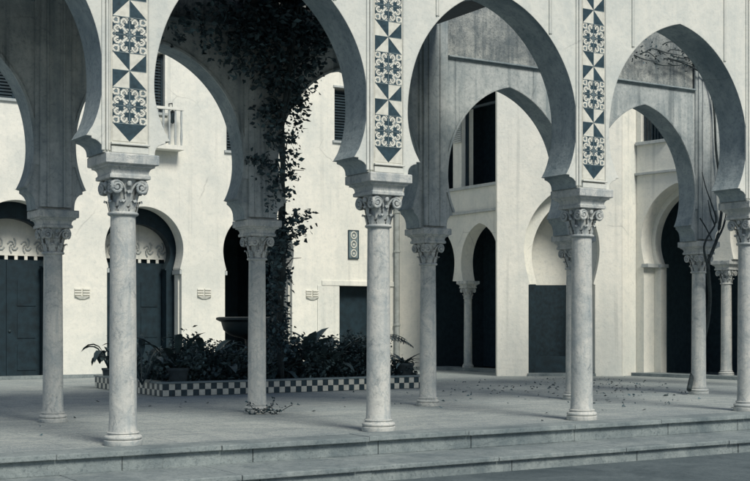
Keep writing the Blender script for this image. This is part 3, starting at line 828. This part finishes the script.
def bush(name, label, cat, loc, r, h, n, seed, m=M_leaf, size=0.07, group=None):
    rnd = random.Random(seed); t = thing(name, label, cat, loc, 0, group)
    b = MB(); st_ = MB()
    cl_ = [(rnd.gauss(0, r*0.45), rnd.gauss(0, r*0.45), h*rnd.uniform(0.3, 0.95)) for _ in range(9)]
    for cxx, cyy, cz in cl_:
        st_.tube([(0, 0, 0), (cxx*0.4, cyy*0.4, cz*0.55), (cxx, cyy, cz)], [0.018, 0.012, 0.006], 5)
    for i in range(n):
        c = rnd.choice(cl_); k = r*0.36
        p = (c[0]+rnd.gauss(0, k*0.6), c[1]+rnd.gauss(0, k*0.6), max(0.02, c[2]+rnd.gauss(0, k*0.55)))
        leaflet(b, p, size*rnd.uniform(0.6, 1.4), rnd)
    build('foliage', b, m, t, recalc=False); build('stems', st_, M_bark, t)
    return t
def broad(name, label, loc, n, L, W, seed, m=M_leaf2, upness=0.9, droop=1.3, group=None, cat='plant', stalk=0.25):
    rnd = random.Random(seed); t = thing(name, label, cat, loc, 0, group); b = MB(); s = MB()
    for i in range(n):
        a = 2*PI*i/n+rnd.uniform(-0.4, 0.4); el = upness*rnd.uniform(0.6, 1.4)
        d = Vector((math.cos(a), math.sin(a), el)).normalized(); k = stalk*rnd.uniform(0.5, 1.4)
        p = d*k*1.0; s.tube([(0, 0, 0), tuple(p)], 0.008, 5)
        leaf_blade(b, p, d, L*rnd.uniform(0.7, 1.25), W*rnd.uniform(0.8, 1.2), droop*rnd.uniform(0.6, 1.3))
    build('leaves', b, m, t, recalc=False); build('stalks', s, M_leaf, t)
    return t
def at(px, Y): return ((px-CX)/FPX*Y, Y)

# ------------------------------------------------------------------ planter with chequered tiles
PU0, PU1, PN0, PN1 = 3.30, 8.55, 7.12, 10.3
pl = thing('tiled_planter', 'low planter edged with black and white chequered tiles', 'planter', (*front(PU0, PN0), 0), TH)
LU, LN = PU1-PU0, PN1-PN0
def tiles(T, n, tw):
    b = MB()
    for i in range(n):
        for j in range(2):
            b.box(i*tw+0.0015, (i+1)*tw-0.0015, -0.012, 0.0, 0.008+j*0.098, 0.008+(j+1)*0.098-0.003, (i+j) % 2, T)
    return b
nt_ = int(LU/0.105); tw = LU/nt_
build('tile_facing', tiles(None, nt_, tw), [M_tw, M_td], pl)
n2 = int(LN/0.105)
build('tile_facing', tiles(Matrix.Translation((0, LN, 0)) @ Matrix.Rotation(-PI/2, 4, 'Z'), n2, LN/n2), [M_tw, M_td], pl)
build('tile_facing', tiles(Matrix.Translation((LU, 0, 0)) @ Matrix.Rotation(PI/2, 4, 'Z'), n2, LN/n2), [M_tw, M_td], pl)
cw_ = 0.16; b = MB()
b.box(0.0, LU, 0.0, cw_, 0, 0.205); b.box(0, LU, LN-cw_, LN, 0, 0.205); b.box(0, cw_, cw_, LN-cw_, 0, 0.205); b.box(LU-cw_, LU, cw_, LN-cw_, 0, 0.205)
build('kerb_wall', b, M_step, pl)
b = MB(); g = 0.025
b.box(-g, LU+g, -g, cw_, 0.206, 0.235); b.box(-g, LU+g, LN-cw_, LN+g, 0.206, 0.235); b.box(-g, cw_, cw_, LN-cw_, 0.206, 0.235); b.box(LU-cw_, LU+g, cw_, LN-cw_, 0.206, 0.235)
build('coping', b, M_tm, pl)
build('soil', MB().box(cw_, LU-cw_, cw_, LN-cw_, 0, 0.17), M_soil, pl)

# fountain
fy = 22.2; fx, _ = at(251, fy)
ft = thing('fountain', 'dark stone fountain bowl on a pedestal rising from the planter', 'fountain', (fx, fy, 0.17))
prof = [(0.11, 0.72), (0.16, 0.74), (0.30, 0.77), (0.42, 0.82), (0.49, 0.89), (0.515, 0.97), (0.53, 1.03), (0.59, 1.055), (0.62, 1.07), (0.62, 1.105), (0.57, 1.12), (0.5, 1.04), (0.2, 0.95), (0.0, 0.93)]
build('bowl', MB().lathe(prof, 48), M_bronze, ft, True)
build('pedestal', MB().lathe([(0.3, 0.0), (0.3, 0.08), (0.18, 0.12), (0.12, 0.25), (0.16, 0.42), (0.1, 0.58), (0.11, 0.719)], 28), M_bronze, ft, True)
build('finial', MB().lathe([(0.05, 0.93), (0.04, 1.0), (0.07, 1.05), (0.02, 1.1), (0, 1.12)], 14), M_bronze, ft, True)

def pin(u, v): return (*front(PU0+u, PN0+v), 0.17)
rnd = random.Random(11)
bl_lab = ['dark leafy shrub at the left end of the planter, by the corner', 'dense low shrub in front of the arched door, left part of the planter', 'dark shrub under the fountain bowl, left side',
          'leafy shrub directly behind the vine column in the planter', 'bushy shrub right of the vine in the planter', 'dark shrub in the planter middle, left of the square door',
          'tall shrub before the square dark doorway in the planter', 'shrub at the back right of the planter']
bpos = [(0.5, 0.55, 0.42, 0.56), (1.15, 0.75, 0.45, 0.5), (1.85, 0.6, 0.5, 0.48), (2.6, 0.7, 0.5, 0.7), (3.2, 0.6, 0.5, 0.62), (3.75, 0.6, 0.45, 0.6), (4.3, 0.75, 0.42, 0.72), (1.3, 1.8, 0.55, 0.6)]
bl_lab[7] = 'taller shrub at the back of the planter, behind the left front column'
for i, (u, v, r, h) in enumerate(bpos):
    bush('shrub', bl_lab[i], 'shrub', pin(u, v), r, h, 1300, 20+i, M_leaf if i % 2 else M_leaf2, 0.075, 'shrubs filling the planter')
# under-planting: uncountable ground cover
b = MB()
for i in range(9000):
    u = rnd.uniform(0.17, LU-0.17); v = rnd.uniform(0.17, LN-0.17)
    leaflet(b, (u, v, 0.17+abs(rnd.gauss(0.12, 0.12))*(1.0 if v < 1.4 else 1.3)), 0.08*rnd.uniform(0.6, 1.4), rnd)
gc = build('ground_cover', b, M_leaf, None, recalc=False, kind='stuff', label='dense dark ground cover filling the tiled planter', category='foliage')
gc.location = (*front(PU0, PN0), 0); gc.rotation_euler = (0, 0, TH)
def pxp(px, v):   # point in the planter at depth v (along n) under pixel column px
    r = Vector(((px-CX)/FPX, 1.0)); P = F0+NN*(PN0+v); det = r.x*(-D.y)+D.x*r.y; t = (P.x*(-D.y)+D.x*P.y)/det; q = r*t; return (q.x, q.y, 0.17)
def broads(px, v, lab, n, L, W, seed, **k): return broad('broadleaf_plant', lab, pxp(px, v), n, L, W, seed, group='broad-leaved plants in the planter', **k)
broads(176, 0.7, 'broad-leaved plant arching up before the door jamb of the arched door', 12, 0.55, 0.07, 1, upness=2.0, stalk=0.5)
broads(205, 0.9, 'broad-leaved plant with drooping blade just left of the fountain bowl', 12, 0.55, 0.07, 2, upness=1.8, stalk=0.45)
broads(226, 0.5, 'low broad-leaved plant under the fountain bowl', 10, 0.4, 0.07, 3, upness=0.9, stalk=0.25)
broads(302, 0.7, 'broad-leaved plant with large curled leaves right of the vine', 12, 0.75, 0.10, 4, upness=1.7, stalk=0.5)
broads(326, 0.6, 'low broad-leaved plant spreading against the white wall', 12, 0.6, 0.075, 5, upness=1.6, stalk=0.4)
broads(142, 0.6, 'broad-leaved plant just right of the left front column', 12, 0.5, 0.07, 6, upness=1.8, stalk=0.45)
broads(277, 0.6, 'broad-leaved plant beside the shaft at the foot of the vine', 10, 0.45, 0.07, 8, upness=1.0)
# palm before the square door
def palm(loc, label, h, n, L, seed):
    rnd = random.Random(seed); t = thing('palm', label, 'palm', loc); b = MB(); s = MB()
    build('trunk', MB().tube([(0, 0, 0), (0.02, 0, h*0.5), (0, 0, h)], [0.06, 0.05, 0.045], 8), M_bark, t)
    for i in range(n):
        a = 2*PI*i/n+rnd.uniform(-.2, .2); el = rnd.uniform(0.1, 1.5)
        q = Vector((0, 0, h)); cur = Vector((math.cos(a), math.sin(a), el)).normalized(); pts = [tuple(q)]
        for j in range(12):
            cur = (cur+Vector((0, 0, -0.14))).normalized(); q = q+cur*L/12; pts.append(tuple(q))
            sd = cur.cross(Vector((0, 0, 1))).normalized()
            for sg in (-1, 1):
                leaf_blade(b, q, sd*sg+cur*0.6, L*0.30*math.sin(PI*(0.15+0.8*j/12)), 0.013, 0.5, 0, 2)
        s.tube(pts, 0.006, 4)
    build('fronds', b, M_leaf, t, recalc=False); build('frond_ribs', s, M_leaf, t)
palm(pxp(372, 1.6), 'small feathery palm before the square dark doorway, behind the front column', 0.55, 14, 0.85, 5)
# potted plants
def pot_mb(): return MB().lathe([(0.11, 0), (0.14, 0.02), (0.17, 0.22), (0.19, 0.24), (0.19, 0.28), (0.165, 0.28), (0.15, 0.24), (0.0, 0.235)], 24)
def potted(px, v, lab, n, L, W, seed, **k):
    p = pxp(px, v)
    t = thing('flower_pot', 'flower pot under '+lab, 'pot', (p[0], p[1], 0.171)); build('pot', pot_mb(), M_pot, t, True)
    broad('potted_plant', lab, (p[0], p[1], 0.171+0.235), n, L, W, seed, **k)
potted(404, 0.35, 'the spiky agave-like plant at the right end of the planter', 20, 0.38, 0.03, 31, upness=1.0, droop=1.0, stalk=0.03, m=M_leaf2)
potted(178, 0.3, 'the bushy plant near the planter front left', 16, 0.25, 0.04, 33, upness=1.2, droop=1.0, stalk=0.05)
p = pxp(109, 2.9)
t = thing('flower_pot', 'slender flower pot at the far left corner of the planter', 'pot', (p[0], p[1], 0.171)); t.scale = (0.7, 0.7, 0.7); build('pot', pot_mb(), M_pot, t, True)
broad('potted_plant', 'drooping large-leaved plant at the far left corner of the planter', (p[0], p[1], 0.34), 13, 0.40, 0.08, 35, upness=2.2, droop=2.6, stalk=0.28, m=M_leaf)

# ------------------------------------------------------------------ climbing vine beside the second rear column
rnd = random.Random(77)
vt = thing('climbing_vine', 'dark climbing vine rising past the rear column and spreading under the roof', 'vine', (*pxp(282, 0.35)[:2], 0.17))
def W3(px, py, Y): return Vector(((px-CX)/FPX*Y, Y, H-(py-HY)/FPX*Y))
org = Vector(vt.location)
def rearY(px, off=0.0):   # depth of the rear arcade plane under pixel px
    r = Vector(((px-CX)/FPX, 1.0)); P = R0+NN*off; det = r.x*(-D.y)+D.x*r.y; return (P.x*(-D.y)+D.x*P.y)/det
tr = MB()
main = [Vector(org), W3(279, 330, 20.2), W3(283, 270, 18.6), W3(281, 215, 17.6), W3(283, 160, 17.3), W3(282, 120, rearY(282, -0.3)), W3(288, 85, rearY(288, -0.45)), W3(292, 50, rearY(292, -0.5)), W3(296, 20, rearY(296, -0.5)), W3(300, -8, rearY(300, -0.6))]
def smoothp(pts, k=5):
    out = []
    for i in range(len(pts)-1):
        p0 = pts[max(i-1, 0)]; p1 = pts[i]; p2 = pts[i+1]; p3 = pts[min(i+2, len(pts)-1)]
        for j in range(k):
            t = j/k; out.append(0.5*((2*p1)+(-p0+p2)*t+(2*p0-5*p1+4*p2-p3)*t*t+(-p0+3*p1-3*p2+p3)*t**3))
    out.append(pts[-1]); return out
mp_ = smoothp(main)
tr.tube([p-org for p in mp_], [0.05-0.03*i/len(mp_) for i in range(len(mp_))], 8)
tr.tube([p-org+Vector((0.05*math.sin(i*0.5), 0, 0)) for i, p in enumerate(mp_)], 0.016, 6)
lv = MB()
def clump(px, py, off, sx, sy, n, size=0.085):
    Y = rearY(px, off) if off < 3 else off
    c = W3(px, py, Y); k = Y/FPX
    for i in range(int(n*(0.62 if py < 95 else 0.85))):
        p = c+Vector((rnd.gauss(0, sx*k), rnd.gauss(0, 0.09), rnd.gauss(0, sy*k)))
        leaflet(lv, p-org, size*rnd.uniform(0.6, 1.4), rnd)
# upper curtain on the wall face, under the roof
for (px, py, sx, sy, n) in [(250, 28, 14, 12, 420), (275, 30, 14, 14, 520), (300, 30, 14, 14, 480), (320, 40, 9, 9, 260), (290, 62, 16, 12, 460), (262, 58, 12, 11, 260), (310, 60, 8, 8, 130),
                            (275, 82, 13, 8, 260), (298, 86, 9, 7, 160), (235, 45, 9, 11, 120), (180, 34, 9, 7, 60), (210, 42, 9, 7, 70), (228, 58, 7, 7, 60), (335, 26, 5, 6, 90), (305, 5, 22, 10, 400), (265, 5, 20, 10, 400), (240, 70, 8, 6, 50), (225, 20, 14, 12, 220), (195, 18, 14, 9, 120)]:
    clump(px, py, -0.38, sx, sy, n)
for (px, py, sx, sy, n) in [(294, 104, 6, 6, 130), (301, 98, 4, 5, 60), (280, 108, 7, 8, 150), (263, 110, 7, 5, 90), (270, 122, 6, 5, 90), (299, 120, 3, 5, 40), (272, 140, 8, 6, 130), (255, 160, 6, 3, 60), (289, 138, 5, 6, 70), (293, 155, 4, 5, 50),
                            (268, 168, 7, 7, 120), (290, 172, 4, 6, 60), (272, 188, 6, 7, 110), (288, 195, 3, 3, 25), (268, 205, 4, 5, 30)]:
    clump(px, py, -0.3 if py < 130 else -0.25, sx, sy, n, 0.075)
for (px, py, sx, sy, n, Y) in [(285, 222, 6, 5, 110, 17.6), (300, 216, 7, 4, 60, 17.6), (278, 238, 6, 6, 150, 17.8), (292, 236, 7, 5, 80, 17.8), (302, 229, 4, 3, 25, 17.6), (275, 256, 5, 7, 170, 18.2), (286, 250, 4, 4, 60, 18.2),
                               (277, 275, 5, 9, 200, 18.8), (284, 272, 4, 5, 60, 18.8), (275, 298, 5, 10, 220, 19.5), (282, 318, 4, 9, 170, 20), (275, 330, 6, 10, 260, 20.3), (284, 342, 6, 8, 160, 20.3)]:
    clump(px, py, Y, sx, sy, n, 0.085)
for i in range(26):
    j = rnd.randrange(8, len(mp_)-4); p = mp_[j]; q = p+Vector((rnd.uniform(-0.5, 0.5), rnd.uniform(-0.15, 0.05), rnd.uniform(-0.1, 0.4)))
    m_ = (p+q)/2+Vector((0, 0, 0.08)); tr.tube([p-org, m_-org, q-org], [0.012, 0.008, 0.004], 5)
build('stem', tr, M_bark, vt, True); build('foliage', lv, M_vine, vt, recalc=False)
# trailing sprig at the foot of the rear column
rc = rear(LR, 0); spg = sp_ = thing('creeper_sprig', 'small trailing creeper at the foot of the vine-side column', 'plant', (rc[0]+0.1, rc[1]-0.25, 0.0))
b = MB(); s = MB(); rnd = random.Random(9)
for dx, dz, sg in ((0.5, 0.12, 1), (0.3, 0.03, 1), (-0.3, 0.02, 1), (-0.25, 0.15, 1), (0.2, 0.2, 1)):
    pts = [Vector((dx*t/6, -0.02*math.sin(t), dz*t/6+0.03*math.sin(t*1.3)+0.015)) for t in range(7)]
    s.tube(pts, 0.006, 4)
    for pt_ in pts[1:]:
        for _ in range(4): leaflet(b, pt_+Vector((rnd.gauss(0, .02), rnd.gauss(0, .02), abs(rnd.gauss(0, .02)))), 0.06, rnd)
build('leaves', b, M_vine, sp_, recalc=False); build('stems', s, M_bark, sp_); sp_.scale = (0.75, 0.75, 0.75)

# ------------------------------------------------------------------ bare vine on the right rear column
c4 = rear(4*LR, 0); bv = thing('bare_vine', 'bare twisted vine stem climbing the right rear column to the cornice', 'vine', (c4[0]-0.1, c4[1]-0.28, 0))
org = Vector(bv.location)
Yc = lambda px, o=-0.28: rearY(px, o)
tr = MB()
def branch(pts, r0, r1, k=4):
    P = [W3(a, b_, Yc(a, c)) if len(q) == 3 else None for q in pts for a, b_, c in (q,)]
    P = smoothp(P, k); tr.tube([p-org for p in P], [r0+(r1-r0)*i/(len(P)-1) for i in range(len(P))], 7)
branch([(689, 390, -0.1), (691, 380, 0.0), (695, 366, 0.2), (702, 345, 0.25), (708, 320, 0.1), (710, 295, -0.1), (708, 265, -0.36), (713, 250, -0.38), (718, 235, -0.38), (722, 205, -0.36), (720, 180, -0.3), (716, 150, -0.28), (714, 110, -0.28), (708, 80, -0.28), (690, 66, -0.27), (668, 58, -0.27)], 0.042, 0.012)
branch([(709, 270, -0.36), (704, 250, -0.38), (707, 238, -0.4), (716, 222, -0.38), (712, 205, -0.36), (706, 188, -0.3), (702, 172, -0.28)], 0.022, 0.006)
branch([(715, 225, -0.38), (711, 215, -0.38), (708, 200, -0.36)], 0.016, 0.006)
branch([(718, 238, -0.38), (725, 220, -0.3), (728, 180, -0.28), (724, 120, -0.28), (720, 60, -0.28)], 0.02, 0.006)
branch([(700, 218, -0.3), (706, 228, -0.36), (712, 240, -0.38)], 0.012, 0.01)
for i in range(16):
    x = rnd.uniform(618, 700); y = 44+rnd.uniform(0, 22)
    branch([(x, y, -0.26), (x+rnd.uniform(5, 14), y+rnd.uniform(-4, 5), -0.28), (x+rnd.uniform(14, 28), y+rnd.uniform(-3, 9), -0.26)], 0.012, 0.004, 3)
b = MB()
for i in range(120):
    x = rnd.uniform(612, 705); leaflet(b, W3(x, 50+rnd.gauss(4, 7), Yc(x, -0.27))-org, 0.05, rnd)
build('stem', tr, M_bark, bv, True); build('dry_leaves', b, M_vine, bv, recalc=False)

# ------------------------------------------------------------------ fallen leaves and grit on the floor
b = MB(); rnd = random.Random(5)
def flpt(px, py): t = H*FPX/(py-HY); return ((px-CX)/FPX*t, t)
for (cx_, cy_, sx, sy, n) in [(455, 385, 22, 4, 26), (480, 389, 15, 3, 18), (545, 388, 25, 4, 60), (560, 384, 14, 3, 30), (600, 386, 22, 5, 60), (635, 388, 18, 4, 50), (590, 400, 25, 5, 40), (665, 393, 20, 4, 18), (350, 400, 110, 12, 26), (640, 402, 45, 8, 30), (450, 398, 60, 6, 22), (120, 410, 60, 12, 12)]:
    for i in range(n):
        py = min(452, max(377, rnd.gauss(cy_, sy))); x, y = flpt(rnd.gauss(cx_, sx), py)
        if (Vector((x, y))-F0).dot(NN) < EDGE+0.08: continue
        s_ = rnd.uniform(0.012, 0.045); a = rnd.uniform(0, 2*PI); z = 0.008
        b.add([(x, y, z), (x+s_*math.cos(a), y+s_*math.sin(a), z+rnd.uniform(0, 0.03)), (x+1.7*s_*math.cos(a+0.5), y+1.7*s_*math.sin(a+0.5), z+rnd.uniform(0, 0.02)), (x+s_*math.cos(a+1.1), y+s_*math.sin(a+1.1), z)], [(0, 1, 2, 3)])
build('fallen_leaves', b, M_vine, None, recalc=False, kind='stuff', label='dry fallen leaves scattered over the gallery paving', category='leaves')

# ------------------------------------------------------------------ light, sky, camera
w = bpy.data.worlds.new('World'); sc.world = w; w.use_nodes = True
nt = w.node_tree; sky = nt.nodes.new('ShaderNodeTexSky'); sky.sky_type = 'NISHITA'; sky.sun_disc = False
AX, AY, EL = 0.52, -0.854, math.radians(45)
sky.sun_elevation = EL; sky.sun_rotation = math.atan2(AX, AY)
bg = nt.nodes['Background']; bg.inputs['Strength'].default_value = 0.085
nt.links.new(sky.outputs['Color'], bg.inputs['Color'])
sd = bpy.data.lights.new('sun', 'SUN'); sd.energy = 3.5; sd.angle = math.radians(19); sd.color = (1.0, 0.95, 0.84)
so = bpy.data.objects.new('sun', sd); C.objects.link(so)
tosun = Vector((AX*math.cos(EL), AY*math.cos(EL), math.sin(EL)))
so.rotation_euler = tosun.to_track_quat('Z', 'Y').to_euler(); so.location = (5, -5, 15)
cd = bpy.data.cameras.new('camera'); co = bpy.data.objects.new('camera', cd); C.objects.link(co)
co.location = (0, 0, H); co.rotation_euler = (PI/2, 0, 0)
cd.sensor_width = 36; cd.lens = 36*FPX/750; cd.shift_y = (HY-240.5)/750; cd.clip_end = 500
sc.camera = co
sc.view_settings.view_transform = 'Standard'; sc.view_settings.look = 'None'; sc.view_settings.exposure = 0; sc.view_settings.gamma = 1
